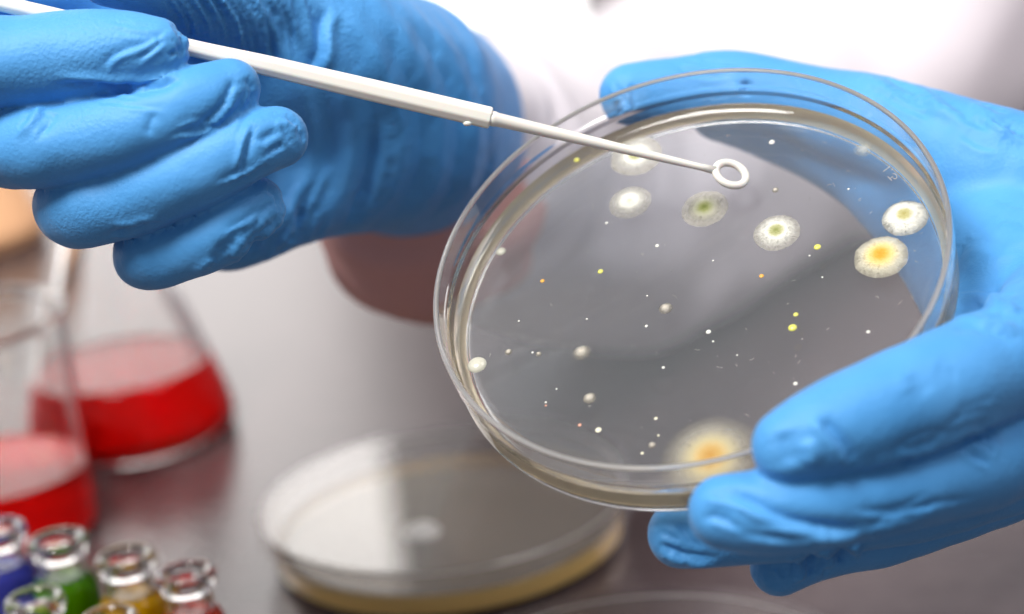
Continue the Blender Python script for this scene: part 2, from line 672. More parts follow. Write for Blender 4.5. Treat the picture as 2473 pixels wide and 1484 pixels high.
# thumb web: stacked arc folds
x = 395.0
for i in range(15):
    b_, a_ = random.uniform(-10, 14), random.uniform(0.45, 1.0)
    S.stroke([(x - 14 + b_, -30), (x + 20 + b_, 18 + b_), (x + 42, 62 + b_), (x + 46 - b_ * 0.5, 118 + b_)], random.uniform(0.5, 0.85), (-0.75 if i < 8 else -0.4) * a_)
    S.stroke([(x - 2 + b_, -30), (x + 33 + b_, 18), (x + 55, 62 - b_), (x + 60, 118)], random.uniform(0.5, 0.8), (0.6 if i < 8 else 0.35) * a_)
    x += random.uniform(14, 27)
# palm folds running down beside the wrist
for i, (x, a) in enumerate(((690, .8), (740, -.5), (790, .5), (850, -.8), (905, .7), (960, -.6), (1005, .5), (1050, -.7), (1090, .5), (1125, -.5))):
    S.stroke([(x - 90, 10), (x, 130), (x + 60, 300), (x + 40, 460), (x - 30, 560)], 1.9, a * 0.75)
S.fold([(790, 20), (775, 70), (770, 130), (745, 190)], 1.3, 1.0, (1, 0))
S.fold([(840, 560), (880, 470), (900, 380), (905, 300)], 1.6, 0.9, (1, 0))
S.noise(0.22, 0.16)
for c_ in ((420, 110, 60, 100, 3, 24, 0.55, 0.28), (300, 60, 8, 150, 2, 26, 0.7, 0.2), (300, 237, 8, 220, 3, 11, 0.55, 0.22),
           (578, 240, 118, 120, 3, 28, 0.55, 0.3), (470, 305, -15, 140, 2, 16, 0.6, 0.25), (90, 290, 120, 100, 3, 26, 0.7, 0.22),
           (660, 350, -30, 100, 2, 30, 0.6, 0.2), (705, 310, 60, 80, 2, 20, 0.6, 0.2), (570, 425, -25, 160, 2, 16, 0.6, 0.22), (300, 565, -8, 140, 2, 16, 0.6, 0.2),
           (600, 560, -42, 120, 3, 30, 0.65, 0.2), (520, 625, -30, 130, 2, 22, 0.65, 0.18),
           (640, 600, -60, 130, 4, 30, 0.8, 0.4), (740, 520, -70, 140, 4, 32, 0.9, 0.45), (700, 60, 75, 170, 5, 30, 0.8, 0.45), (620, 90, 80, 120, 4, 20, 0.55, 0.35)):
    S.cluster(*c_)
add_part('glove', to_world(A.result()), A.F, GLOVE, 'blue nitrile glove on the fist gripping the white loop handle')

# --- hand holding the dish (image right)
fB = [
    [(2640, 560, 445, 13), (2590, 720, 420, 11), (2470, 845, 392, 9.8), (2300, 925, 378, 9.0), (2130, 992, 371, 8.3), (1990, 1046, 368, 7.4), (1905, 1078, 367, 6.0)],
    [(2660, 760, 435, 12), (2570, 980, 404, 9.8), (2400, 1095, 387, 8.8), (2200, 1158, 377, 7.9), (2000, 1213, 371, 7.1), (1850, 1236, 370, 6.8), (1752, 1238, 371, 5.9)],
    [(2680, 900, 440, 11), (2560, 1060, 422, 9.0), (2300, 1180, 408, 7.8), (2000, 1245, 400, 6.8), (1780, 1280, 398, 6.1), (1642, 1290, 399, 5.6)],
    [(2690, 980, 448, 10), (2450, 1150, 428, 7.8), (2150, 1275, 414, 6.2), (1990, 1322, 408, 5.6), (1882, 1368, 405, 5.2)],
    [(1524, 229, 461, 6.3), (1640, 226, 463, 7.2), (1770, 222, 464, 8.0), (1950, 262, 462, 8.6), (2150, 325, 455, 10.5), (2400, 425, 444, 13), (2650, 520, 446, 16)],
]
pB = [
    [(1760, 268, 472, 8), (1960, 305, 473, 11), (2150, 395, 467, 13), (2285, 540, 455, 13), (2370, 700, 440, 11)],
    [(2345, 600, 442, 9), (2345, 720, 430, 8.5), (2350, 820, 414, 8)],
    [(2330, 470, 450, 9), (2440, 590, 436, 11.5), (2530, 720, 422, 12.5), (2620, 850, 425, 13)],
    [(2620, 500, 448, 17), (2700, 720, 448, 18), (2690, 940, 442, 13)],
    [(2640, 600, 452, 18), (2850, 520, 490, 24), (3080, 430, 560, 27)],
]
B = glove(fB, pB, 0.8, 0.5, 2.0, 8.0, 0.985)
S = B
S.noise(0.09, 0.25)
S.fold([(2650 - 12, 0), (2650, 1)], 0.5, 0.0)
S.fold([(1975, 1005), (2005, 1040), (2045, 1090), (2065, 1130)], 1.1, 0.9, (-1, 0.2))
S.stroke([(1888, 1040), (1898, 1085), (1915, 1130)], 2.2, -0.6)
S.stroke([(1945, 1060), (1960, 1095), (1950, 1125)], 1.3, 0.6)
S.stroke([(2195, 905), (2225, 925), (2245, 955)], 1.6, -0.2)
S.stroke([(2260, 880), (2290, 898), (2320, 905)], 1.6, -0.15)
S.stroke([(2160, 905), (2185, 925), (2200, 950)], 1.6, 0.2)
S.stroke([(2050, 1140), (2250, 1080), (2450, 1000)], 1.4, 0.6)
S.fold([(1750, 1180), (1810, 1215), (1900, 1255), (2010, 1280), (2130, 1285)], 1.1, 1.0, (0, 1))
S.stroke([(1690, 1260), (1730, 1245), (1770, 1262)], 1.0, -0.45)
S.fold([(1800, 1330), (1950, 1325), (2100, 1300), (2300, 1255)], 1.0, 0.6, (0, -1))
S.fold([(1590, 1320), (1650, 1342), (1740, 1350)], 0.9, 0.6, (0, 1))
S.stroke([(1640, 1262), (1660, 1300), (1700, 1330)], 1.0, -0.5)
S.fold([(2310, 1085), (2360, 1050), (2420, 1075)], 1.0, 0.6, (0, 1))
for i in range(5):
    S.stroke([(1920 + 34 * i, 1345 - 6 * i), (1935 + 34 * i, 1380 - 12 * i), (1925 + 34 * i, 1410 - 16 * i)], 0.9, -0.8 if i % 2 else 0.7)
# thumb and web
S.fold([(1482, 290), (1490, 262), (1488, 240)], 0.9, 0.5, (1, 0))
S.stroke([(1800, 235), (1803, 210), (1806, 185)], 0.9, -0.9)
S.stroke([(1780, 230), (1786, 200)], 0.9, 0.6)
for i in range(6):
    S.stroke([(2080 + 66 * i, 180 + 18 * i), (2150 + 66 * i, 225 + 20 * i), (2260 + 62 * i, 262 + 22 * i), (2360 + 56 * i, 300 + 24 * i)], 1.5, (0.75, -0.6, 0.6, -0.5, 0.7, -0.6)[i])
for i in range(4):
    S.stroke([(2290, 720 + 26 * i), (2350, 715 + 24 * i), (2420, 735 + 24 * i), (2473, 750 + 26 * i)], 1.2, (0.5, -0.4, 0.4, -0.4)[i])
S.stroke([(2330, 560), (2300, 640), (2290, 720)], 2.0, -0.6)
S.noise(0.2, 0.16)
for c_ in ((2030, 1060, 60, 130, 2, 34, 1.0, 0.25), (2350, 1000, -20, 180, 2, 24, 0.9, 0.22), (2200, 1085, -18, 260, 3, 16, 0.7, 0.3),
           (1760, 1230, 20, 120, 4, 22, 0.7, 0.35), (1900, 1290, 5, 240, 4, 14, 0.7, 0.3), (2200, 1230, -12, 260, 4, 16, 0.7, 0.3), (2380, 1080, 30, 90, 4, 18, 0.7, 0.35),
           (1630, 1310, 25, 90, 4, 16, 0.6, 0.35), (1960, 1370, 100, 60, 5, 20, 0.6, 0.5), (1870, 1400, 70, 50, 3, 16, 0.6, 0.35),
           (1510, 230, 80, 70, 4, 16, 0.6, 0.35), (1720, 150, 10, 150, 4, 14, 0.6, 0.3), (2200, 230, 25, 220, 5, 18, 0.8, 0.4), (2400, 300, 25, 160, 5, 22, 0.9, 0.4), (2390, 735, 10, 130, 5, 16, 0.7, 0.4), (2420, 560, 20, 200, 4, 40, 1.2, 0.3)):
    S.cluster(*c_)
add_part('glove', to_world(B.result()), B.F, GLOVE, 'blue nitrile glove on the hand gripping the open dish')


# --- sleeves and coat
def cloth_tube(path, nseg=96, nper=10, wrinkle=(1, 1), seed=0, flat=1.0):
    """path: (camera mm point, radius mm); returns world verts, faces, ring count"""
    pts = catmull([(*p, r) for p, r in path], nper)
    V = []
    up0 = np.array([0, 1, 0.2])
    for i, q in enumerate(pts):
        t = pts[min(i + 1, len(pts) - 1)][:3] - pts[max(i - 1, 0)][:3]
        t = t / np.linalg.norm(t)
        u = np.cross(t, up0); u /= np.linalg.norm(u)
        v = np.cross(u, t)
        for j in range(nseg):
            a = 2 * math.pi * j / nseg
            s = i / nper
            f = 1 + wrinkle[0] * (0.035 * math.sin(3 * a + 2.3 * s + seed) + 0.028 * math.sin(5 * a - 3.1 * s + 1.7 * seed)
                                  + 0.03 * noise.noise((math.cos(a) * 1.6 + seed, math.sin(a) * 1.6, s * 1.1)))
            f += wrinkle[1] * 0.05 * noise.noise((math.cos(a) * 1.2 + seed * 3, math.sin(a) * 2.0, s * 3.4))
            V.append(q[:3] + q[3] * f * (u * math.cos(a) + v * math.sin(a) * flat))
    F = []
    for i in range(len(pts) - 1):
        for j in range(nseg):
            k = (j + 1) % nseg
            F.append((i * nseg + j, (i + 1) * nseg + j, (i + 1) * nseg + k, i * nseg + k))
    return np.array(V), F, len(pts)


def sleeve(path, label, seed, thick=1.2, lining_len=None):
    V, F, n = cloth_tube(path, seed=seed)
    Vi = None
    # inner surface: shrink toward the ring centres
    ns = 96
    R = V.reshape(n, ns, 3)
    cen = R.mean(1, keepdims=True)
    d = R - cen
    L = np.linalg.norm(d, axis=2, keepdims=True)
    Ri = cen + d * (1 - thick / L)
    Fi = [tuple(i + n * ns for i in reversed(f)) for f in F]
    hem = [(j, (j + 1) % ns, n * ns + (j + 1) % ns, n * ns + j) for j in range(ns)]
    o = add_part('sleeve', to_world(R.reshape(-1, 3)), F, COAT, label)
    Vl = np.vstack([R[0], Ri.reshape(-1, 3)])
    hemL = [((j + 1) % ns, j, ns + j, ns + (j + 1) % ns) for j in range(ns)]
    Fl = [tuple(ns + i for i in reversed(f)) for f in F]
    li = mesh_obj('lining', to_world(Vl) - ploc, hemL + Fl, [COAT, SLEEVE_SHADE], o, face_mats=[0] * ns + [1] * len(Fl))
    return o


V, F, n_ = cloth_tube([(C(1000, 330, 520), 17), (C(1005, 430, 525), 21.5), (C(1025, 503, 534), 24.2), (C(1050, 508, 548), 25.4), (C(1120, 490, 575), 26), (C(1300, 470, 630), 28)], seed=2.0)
add_part('shade_brown_cuff', to_world(V), F, SLEEVE_SHADE, 'sleeve cuff showing below the glove, its shade coloured brown')  # added tube; the sleeve's shaded underside is put into its brown colour
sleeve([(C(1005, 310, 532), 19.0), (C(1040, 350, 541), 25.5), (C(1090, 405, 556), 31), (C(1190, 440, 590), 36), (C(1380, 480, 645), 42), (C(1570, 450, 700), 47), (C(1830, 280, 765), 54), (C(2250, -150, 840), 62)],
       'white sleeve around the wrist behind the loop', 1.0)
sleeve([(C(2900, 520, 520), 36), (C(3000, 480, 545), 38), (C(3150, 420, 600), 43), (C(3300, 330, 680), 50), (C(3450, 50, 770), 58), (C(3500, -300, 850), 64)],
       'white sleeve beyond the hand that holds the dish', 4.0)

# coat body: a broad draped front standing behind the table
bot, top_z = -0.30, 0.42
cx, cy = P(2640, 300, 960).x + 0.055, P(2640, 300, 960).y + 0.10
nu, nv = 220, 60
V, F = [], []
for j in range(nv + 1):
    z = bot + (top_z - bot) * j / nv
    for i in range(nu):
        a = 2 * math.pi * i / nu
        rx, ry = 0.235 + 0.02 * math.sin(z * 4), 0.150
        fx = math.cos(a)
        fold = 0.011 * math.sin(17 * a + 2 * z * 6) + 0.010 * math.sin(29 * a - z * 9) + 0.040 * noise.noise((a * 6 + 4.3, z * 4, 7.7)) + 0.030 * noise.noise((a * 16, z * 4, 9.1))
        # front placket: a pleat that steps the cloth forward
        da = (a - math.radians(226))
        fold += 0.016 / (1 + math.exp(-da * 60)) * math.exp(-max(da, 0) * 6)
        V.append((cx + (rx + fold) * math.cos(a), cy + (ry + fold) * math.sin(a), z))
for j in range(nv):
    for i in range(nu):
        k = (i + 1) % nu
        F.append((j * nu + i, j * nu + k, (j + 1) * nu + k, (j + 1) * nu + i))
V.append((cx, cy, top_z + 0.03))
for i in range(nu):
    F.append((nv * nu + i, nv * nu + (i + 1) % nu, len(V) - 1))
add_part('lab_coat', np.array(V), F, COAT)

# ================================================================== INOCULATION LOOP
a3, b3 = C(-260, -53, 412), C(1186, 286, 419)
loopc = C(1765, 421, 424)


def sweep(p0, p1, prof, sections, ref):
    """prof: unit section points; sections: (t, width, height)"""
    ax = (p1 - p0)
    L = np.linalg.norm(ax)
    ax = ax / L
    u = np.cross(ax, ref); u /= np.linalg.norm(u)
    v = np.cross(u, ax)
    n = len(prof)
    V, F = [], []
    for t, wd, ht in sections:
        c = p0 + ax * L * t
        for x, y in prof:
            V.append(c + u * x * wd + v * y * ht)
    m = len(sections)
    for i in range(m - 1):
        for j in range(n):
            k = (j + 1) % n
            F.append((i * n + j, (i + 1) * n + j, (i + 1) * n + k, i * n + k))
    F.append(tuple(range(n)))
    F.append(tuple(reversed(range((m - 1) * n, m * n))))
    return np.array(V), F


lw = to_world(a3)
lroot = empty('inoculation_loop', Vector(to_world(C(376, 96, 415))))
tag(lroot, 'white plastic inoculation loop with ribbed handle held over the open dish', 'inoculation loop')
lroot['label'] = 'white plastic inoculation loop with long tapered stem held over the open dish'
lo = np.array(lroot.location)
octo = [(math.cos(math.radians(22.5 + 45 * i)), math.sin(math.radians(22.5 + 45 * i))) for i in range(8)]
view = np.array([0, 0, 1.0])
secs = [(0, 1.5, 1.3), (0.42, 1.5, 1.3), (0.52, 1.6, 1.4), (0.62, 1.9, 1.6), (0.80, 2.05, 1.65), (0.997, 2.05, 1.65), (1.0, 1.95, 1.55)]
V, F = sweep(a3, b3, octo, secs, view)
h_o = mesh_obj('handle', to_world(V) - lo, F, PLASTIC, lroot, smooth=False)
m_ = h_o.modifiers.new('bevel', 'BEVEL'); m_.width, m_.segments = 0.00025, 2
circ = [(math.cos(2 * math.pi * i / 20), math.sin(2 * math.pi * i / 20)) for i in range(20)]
st0 = b3
ringr = 2.75
ax = loopc - st0
end = loopc - ax / np.linalg.norm(ax) * (ringr + 0.1)
V, F = sweep(st0 - ax / np.linalg.norm(ax) * 0.4, end, circ, [(0, 1.35, 1.35), (0.025, 1.35, 1.35), (0.035, 1.22, 1.22), (0.3, 1.06, 1.06), (0.75, 0.74, 0.74), (0.93, 0.6, 0.6), (1.0, 0.75, 0.65)], view)
mesh_obj('stem', to_world(V) - lo, F, PLASTIC, lroot)
# mould nub under the end of the handle
nub = C(1130, 297, 418.5)
V, F = lathe_data(mm([(0, 0.5), (0.7, 0.4), (0.95, 0.0), (0.7, -0.4), (0, -0.5)]), 14)
nb = mesh_obj('nub', np.array(V) + to_world(nub) - lo, F, PLASTIC, h_o)
# ring, tilted toward the agar
axn = ax / np.linalg.norm(ax)
side = np.cross(axn, view); side /= np.linalg.norm(side)
upv = np.cross(side, axn)
tl = math.radians(43)
e1 = axn
e2 = side * math.cos(tl) + upv * math.sin(tl)
e3 = np.cross(e1, e2)
V, F = [], []
nr, nt = 48, 16
for i in range(nr):
    a = 2 * math.pi * i / nr
    rad = e1 * math.cos(a) + e2 * math.sin(a)
    for j in range(nt):
        b = 2 * math.pi * j / nt
        V.append(loopc + rad * (ringr + 0.72 * math.cos(b)) + e3 * 0.66 * math.sin(b))
for i in range(nr):
    for j in range(nt):
        F.append((i * nt + j, ((i + 1) % nr) * nt + j, ((i + 1) % nr) * nt + (j + 1) % nt, i * nt + (j + 1) % nt))
mesh_obj('loop_ring', to_world(np.array(V)) - lo, F, PLASTIC, lroot)

# ================================================================== PETRI DISHES


def gel(name, clear, edge, milk, edge_clear, density):
    """agar: clear gel whose set edge against the wall is cloudier; per-face index of refraction"""
    m = agar_mat(name, clear, 1.34, milk)
    b = m.node_tree.nodes['Principled BSDF']
    a1 = nd(m, 'ShaderNodeAttribute')
    a1.attribute_name = 'interface_ior'          # agar to air on top, agar to plastic below
    lk(m, a1.outputs['Fac'], b.inputs['IOR'])
    a2 = nd(m, 'ShaderNodeAttribute')
    a2.attribute_name = 'turbid'
    r = nd(m, 'ShaderNodeMapRange')
    r.inputs['To Min'].default_value, r.inputs['To Max'].default_value = 1 - milk, edge_clear
    lk(m, a2.outputs['Fac'], r.inputs['Value'])
    lk(m, r.outputs[0], b.inputs['Transmission Weight'])
    x = nd(m, 'ShaderNodeMix', data_type='RGBA')
    x.inputs[6].default_value, x.inputs[7].default_value = (*clear, 1), (*edge, 1)
    lk(m, a2.outputs['Fac'], x.inputs[0])
    lk(m, x.outputs[2], b.inputs['Base Color'])
    v = nd(m, 'ShaderNodeVolumeAbsorption')
    v.inputs['Color'].default_value = (0.74, 0.50, 0.0, 1)
    v.inputs['Density'].default_value = density
    lk(m, v.outputs[0], m.node_tree.nodes['Material Output'].inputs['Volume'])
    return m


AGAR = gel('clear_agar', (0.91, 0.95, 1.0), (1.0, 0.84, 0.55), 0.055, 0.55, 15)
AGAR2 = gel('amber_agar', (0.86, 0.80, 0.71), (0.90, 0.62, 0.22), 0.28, 0.1, 14)


def dish_base(parent, R=45.0, H=13.0, za=4.2, agar_material=AGAR, name='dish_base', shell=STYRENE):
    """open clear dish; the agar fills it and shares its wall"""
    wall = 0.95
    prof = [(0, 0), (R - 3.0, 0), (R - 2.7, -0.35), (R - 2.2, -0.4)] + arc(R - 2.2, 1.4, 1.8, -90, 0, 5)[1:]
    prof += [(R - 0.2, H - 4.6), (R - 0.02, H - 4.2), (R, H - 0.35)] + arc(R - 0.35, H - 0.35, 0.35, 0, 90, 3)[1:]
    prof += arc(R - wall + 0.35, H - 0.35, 0.35, 90, 180, 3) + [(R - wall, H - 5.2), (R - wall - 0.35, H - 5.7), (R - wall - 0.5, za + 1.0)]
    b = lathe(name, prof, shell, parent, 384)
    b.data.materials.append(RIM)
    for f in b.data.polygons:
        if f.center.z > (H - 0.3) * 0.001:
            f.material_index = 1
    ra = R - wall - 0.5
    ap = [(0, za), (ra * 0.4, za), (ra * 0.8, za), (ra - 3.0, za), (ra - 1.6, za + 0.12), (ra - 0.7, za + 0.42), (ra - 0.2, za + 0.8), (ra, za + 1.0)]
    nt = len(ap)
    ap += [(ra, 2.2)] + arc(ra - 1.0, 2.2, 1.0, 0, -90, 4)[1:] + [(ra * 0.5, 1.2), (0, 1.2)]
    vs, fs = lathe_data(mm(ap), 384)
    fs = [tuple(reversed(f)) for f in fs]
    V = np.array(vs)
    cz = np.array([V[list(f)].mean(0) for f in fs])
    rr = np.hypot(cz[:, 0], cz[:, 1])
    ist = (cz[:, 2] > za * 0.001 - 1e-6) & (rr < (ra - 0.02) * 0.001)
    ag = mesh_obj('agar', V, fs, agar_material, parent)
    att = ag.data.attributes.new('interface_ior', 'FLOAT', 'FACE')
    att.data.foreach_set('value', np.where(ist, 1.34, 0.885).astype(np.float32))
    att = ag.data.attributes.new('turbid', 'FLOAT', 'FACE')
    att.data.foreach_set('value', np.where(~ist & (rr > (ra - 1.2) * 0.001), 1.0, 0.0).astype(np.float32))
    return b, ag


nrm = np.array([-0.271, 0.638, 0.719]); nrm /= np.linalg.norm(nrm)
DH, ZA, DR = 13.0, 4.2, 45.0
rimc = C(1656, 617, 411)
basec = rimc - nrm * DH
nw = Vector(CR @ nrm)
q = Vector((0, 0, 1)).rotation_difference(nw)
dish = empty('petri_dish', Vector(to_world(basec)), q)
tag(dish, 'open clear petri dish with mould colonies gripped by the gloved hand', 'petri dish', 'petri dishes')
body, agar = dish_base(dish, DR, DH, ZA)
DM = Matrix.Translation(dish.location) @ q.to_matrix().to_4x4()
DMi = np.array(DM.inverted())


def on_agar(px, py, z=ZA):
    """local xy (mm) on the agar where this point of it is seen"""
    o = DMi[:3, :3] @ CT + DMi[:3, 3]
    d = DMi[:3, :3] @ (np.array(C(px, py, 1000)) @ CR.T)
    t = (z * 0.001 - o[2]) / d[2]
    p = o + d * t
    return p[0] * 1000, p[1] * 1000


# --- colonies
def colony_mat(name, stops, fuzz):
    """rings of colour by distance from the colony's centre, its margin thinning out"""
    m = mat(name, (1, 1, 1), 0.9, 0.15, Sheen_Weight=0.3)
    b = m.node_tree.nodes['Principled BSDF']
    tc = nd(m, 'ShaderNodeTexCoord')
    ln = nd(m, 'ShaderNodeVectorMath', operation='LENGTH')
    sep = nd(m, 'ShaderNodeVectorMath', operation='MULTIPLY')
    sep.inputs[1].default_value = (1000, 1000, 0)
    lk(m, tc.outputs['Object'], sep.inputs[0])
    lk(m, sep.outputs[0], ln.inputs[0])
    nz = nd(m, 'ShaderNodeTexNoise')
    nz.inputs['Scale'].default_value = 1.6
    nz.inputs['Detail'].default_value = 6
    lk(m, sep.outputs[0], nz.inputs['Vector'])
    ad = nd(m, 'ShaderNodeMath', operation='MULTIPLY_ADD')
    ad.inputs[1].default_value = 0.9
    lk(m, nz.outputs['Fac'], ad.inputs[0])
    lk(m, ln.outputs['Value'], ad.inputs[2])
    sb = nd(m, 'ShaderNodeMath', operation='SUBTRACT')
    sb.inputs[1].default_value = 0.45
    lk(m, ad.outputs[0], sb.inputs[0])
    dv = nd(m, 'ShaderNodeMath', operation='DIVIDE')
    dv.inputs[1].default_value = 6.0
    lk(m, sb.outputs[0], dv.inputs[0])
    r = nd(m, 'ShaderNodeValToRGB')
    for i, (p, c) in enumerate(stops):
        e = r.color_ramp.elements[i] if i < 2 else r.color_ramp.elements.new(p)
        e.position = p
        e.color = (*c, 1)
    lk(m, dv.outputs[0], r.inputs[0])
    lk(m, r.outputs[0], b.inputs['Base Color'])
    al = nd(m, 'ShaderNodeMapRange')
    al.inputs['From Min'].default_value, al.inputs['From Max'].default_value = fuzz[0], fuzz[1]
    al.inputs['To Min'].default_value, al.inputs['To Max'].default_value = 1.0, fuzz[2]
    lk(m, sb.outputs[0], al.inputs['Value'])
    lk(m, al.outputs[0], b.inputs['Alpha'])
    bp = nd(m, 'ShaderNodeBump')
    bp.inputs['Strength'].default_value = 0.5
    bp.inputs['Distance'].default_value = 0.0004
    n2 = nd(m, 'ShaderNodeTexNoise')
    n2.inputs['Scale'].default_value = 2600
    lk(m, tc.outputs['Object'], n2.inputs['Vector'])
    lk(m, n2.outputs['Fac'], bp.inputs['Height'])
    lk(m, bp.outputs['Normal'], b.inputs['Normal'])
    return m


def fuzzy_colony(px, py, rpx, material, fib, height=0.9, label=None, z=ZA, reach=0.6):
    """dome of mycelium with radiating threads"""
    x, y = on_agar(px, py, z)
    dcam = depth_of(DM @ Vector((x * .001, y * .001, z * .001)))
    R = rpx / FPX * dcam * 1000
    V, F = [(0, 0, height)], []
    n, rings = 64, 14
    for k in range(1, rings + 1):
        t = k / rings
        for i in range(n):
            a = 2 * math.pi * i / n
            rr = R * t * (1 + 0.05 * t * noise.noise((math.cos(a) * 2 + px, math.sin(a) * 2, 1)) + 0.03 * t * noise.noise((math.cos(a) * 7 + px, math.sin(a) * 7, 5)))
            zz = height * (1 - t ** 2.6) + 0.02 + 0.10 * noise.noise((rr * math.cos(a) * 1.5, rr * math.sin(a) * 1.5, px)) * (1 - t)
            V.append((rr * math.cos(a), rr * math.sin(a), max(zz, 0.02)))
    for i in range(n):
        F.append((0, 1 + i, 1 + (i + 1) % n))
    for k in range(rings - 1):
        for i in range(n):
            j = (i + 1) % n
            F.append((1 + k * n + i, 1 + (k + 1) * n + i, 1 + (k + 1) * n + j, 1 + k * n + j))
    nd_ = len(F)
    for _ in range(fib * 3):
        a = random.uniform(0, 2 * math.pi)
        r0 = R * random.uniform(0.45, 0.97)
        r1 = min(r0 + random.uniform(0.5, 1.5) * reach, R + random.uniform(0, 0.14) * R)
        z0 = height * (1 - (r0 / R) ** 2.2) + 0.05
        z1 = max(height * (1 - min(r1 / R, 1) ** 2.2), 0) + random.uniform(0.03, 0.16)
        da = random.uniform(-0.10, 0.10)
        wv = 0.018
        c0 = np.array([r0 * math.cos(a), r0 * math.sin(a), z0])
        c1 = np.array([r1 * math.cos(a + da), r1 * math.sin(a + da), z1])
        t = np.array([-math.sin(a), math.cos(a), 0])
        b = len(V)
        V += [tuple(c0 + t * wv), tuple(c0 - t * wv), tuple(c0 + np.array([0, 0, wv * 1.5])), tuple(c1)]
        F += [(b, b + 1, b + 3), (b + 1, b + 2, b + 3), (b + 2, b, b + 3)]
    o = mesh_obj('colony', np.array(V) * 0.001, F, material, agar)
    o.location = (x * .001, y * .001, z * .001)
    if label:
        o['label'] = label
    return o


W_, CRM = (0.70, 0.69, 0.62), (0.66, 0.62, 0.50)
HALO = (0.56, 0.53, 0.44)
GRN = colony_mat('green_centre_mould', [(0.0, (0.20, 0.22, 0.06)), (0.17, (0.38, 0.38, 0.19)), (0.30, W_), (0.45, W_), (0.75, HALO)], (1.9, 3.5, 0.40))
GRN2 = colony_mat('olive_mould', [(0.0, (0.15, 0.18, 0.04)), (0.14, (0.27, 0.29, 0.11)), (0.36, (0.50, 0.49, 0.36)), (0.7, HALO)], (0.8, 3.0, 0.40))
WHT = colony_mat('white_mould', [(0.0, (0.58, 0.50, 0.30)), (0.10, (0.70, 0.67, 0.57)), (0.36, W_), (0.65, HALO)], (1.4, 3.0, 0.34))
WOL = colony_mat('white_mould_olive_heart', [(0.0, (0.36, 0.32, 0.11)), (0.16, (0.45, 0.42, 0.20)), (0.28, W_), (0.6, W_), (0.9, HALO)], (2.6, 4.5, 0.45))
ORG = colony_mat('orange_centre_mould', [(0.0, (0.62, 0.26, 0.02)), (0.16, (0.66, 0.34, 0.05)), (0.34, (0.66, 0.52, 0.22)), (0.55, (0.64, 0.60, 0.46)), (0.9, HALO)], (2.4, 4.8, 0.45))
BIG = colony_mat('large_golden_mould', [(0.0, (0.42, 0.22, 0.05)), (0.28, (0.47, 0.31, 0.11)), (0.55, (0.50, 0.43, 0.25)), (0.9, (0.48, 0.45, 0.37))], (2.4, 7.4, 0.10))

fuzzy_colony(1537, 378, 64, GRN, 500, 0.6)
fuzzy_colony(1522, 490, 52, WHT, 400, 0.6)
fuzzy_colony(1702, 505, 58, GRN2, 450, 0.5)
fuzzy_colony(1876, 563, 57, GRN, 600, 0.8)
fuzzy_colony(2186, 528, 56, WOL, 900, 1.2)
fuzzy_colony(2128, 622, 66, ORG, 700, 1.0)
fuzzy_colony(1718, 1108, 124, BIG, 1800, 1.0, 'large golden centred fuzzy colony at the near rim', reach=1.8)
FUZ = colony_mat('small_fuzzy_mould', [(0.0, (0.50, 0.46, 0.39)), (0.3, (0.46, 0.43, 0.37))], (0.2, 1.5, 0.12))
FNT = colony_mat('faint_mould', [(0.0, (0.48, 0.48, 0.42)), (0.3, (0.46, 0.46, 0.40))], (-0.6, 1.8, 0.05))
fuzzy_colony(1405, 853, 24, FUZ, 160, 0.6)
fuzzy_colony(1608, 746, 17, FUZ, 120, 0.5)
fuzzy_colony(1424, 963, 17, FUZ, 100, 0.5)
fuzzy_colony(2085, 362, 26, FNT, 60, 0.25)
fuzzy_colony(1228, 851, 9, FUZ, 50, 0.3)
fuzzy_colony(1301, 856, 7, FUZ, 40, 0.3)
fuzzy_colony(1575, 1076, 9, FUZ, 50, 0.3)
fuzzy_colony(1873, 460, 8, FUZ, 40, 0.3)

YEL = mat('yellow_colony', (0.62, 0.60, 0.12), 0.25, 0.5)
ORC = mat('orange_colony', (0.72, 0.36, 0.06), 0.25, 0.5)
CRC = mat('cream_colony', (0.74, 0.70, 0.52), 0.25, 0.5)
WHC = mat('white_colony', (0.70, 0.69, 0.63), 0.25, 0.5)
PNK = mat('pink_colony', (0.60, 0.30, 0.22), 0.25, 0.5)
DRP = mat('pale_colony', (0.50, 0.49, 0.41), 0.3, 0.5)
dots = [(1974, 597, 9, YEL), (1914, 792, 11, YEL), (1922, 760, 6.5, YEL), (1450, 656, 7, YEL), (1445, 1039, 8, CRC), (1839, 667, 6, ORC), (1310, 679, 5.5, ORC),
        (1587, 594, 5, WHC), (1711, 802, 6.5, WHC), (1722, 825, 3, WHC), (1561, 788, 4, WHC), (1602, 888, 4, WHC), (1921, 927, 5.5, WHC), (2097, 802, 5, WHC),
        (1584, 1011, 4.5, CRC), (1551, 1095, 4, CRC), (1400, 1027, 5, PNK), (1318, 980, 3, PNK), (1318, 972, 3, WHC), (1864, 344, 7, WHC), (1394, 390, 7, YEL),
        (1465, 539, 4, WHC), (1722, 630, 2.5, WHC), (1986, 670, 2.5, WHC), (1955, 618, 2.5, WHC), (1563, 715, 2.5, WHC), (1417, 771, 2.5, WHC), (1286, 852, 3, WHC),
        (1344, 940, 2.5, WHC), (1152, 882, 24, DRP), (1210, 608, 12, DRP), (1253, 776, 2.5, WHC), (1590, 1052, 3, CRC), (1780, 858, 2.5, WHC), (2049, 457, 3, WHC)]
dvs, dfs = lathe_data([(0, 0.62), (0.30, 0.585), (0.58, 0.48), (0.82, 0.30), (0.95, 0.12), (1.0, 0.0), (0.98, -0.05)], 20)
dvs = np.array(dvs)
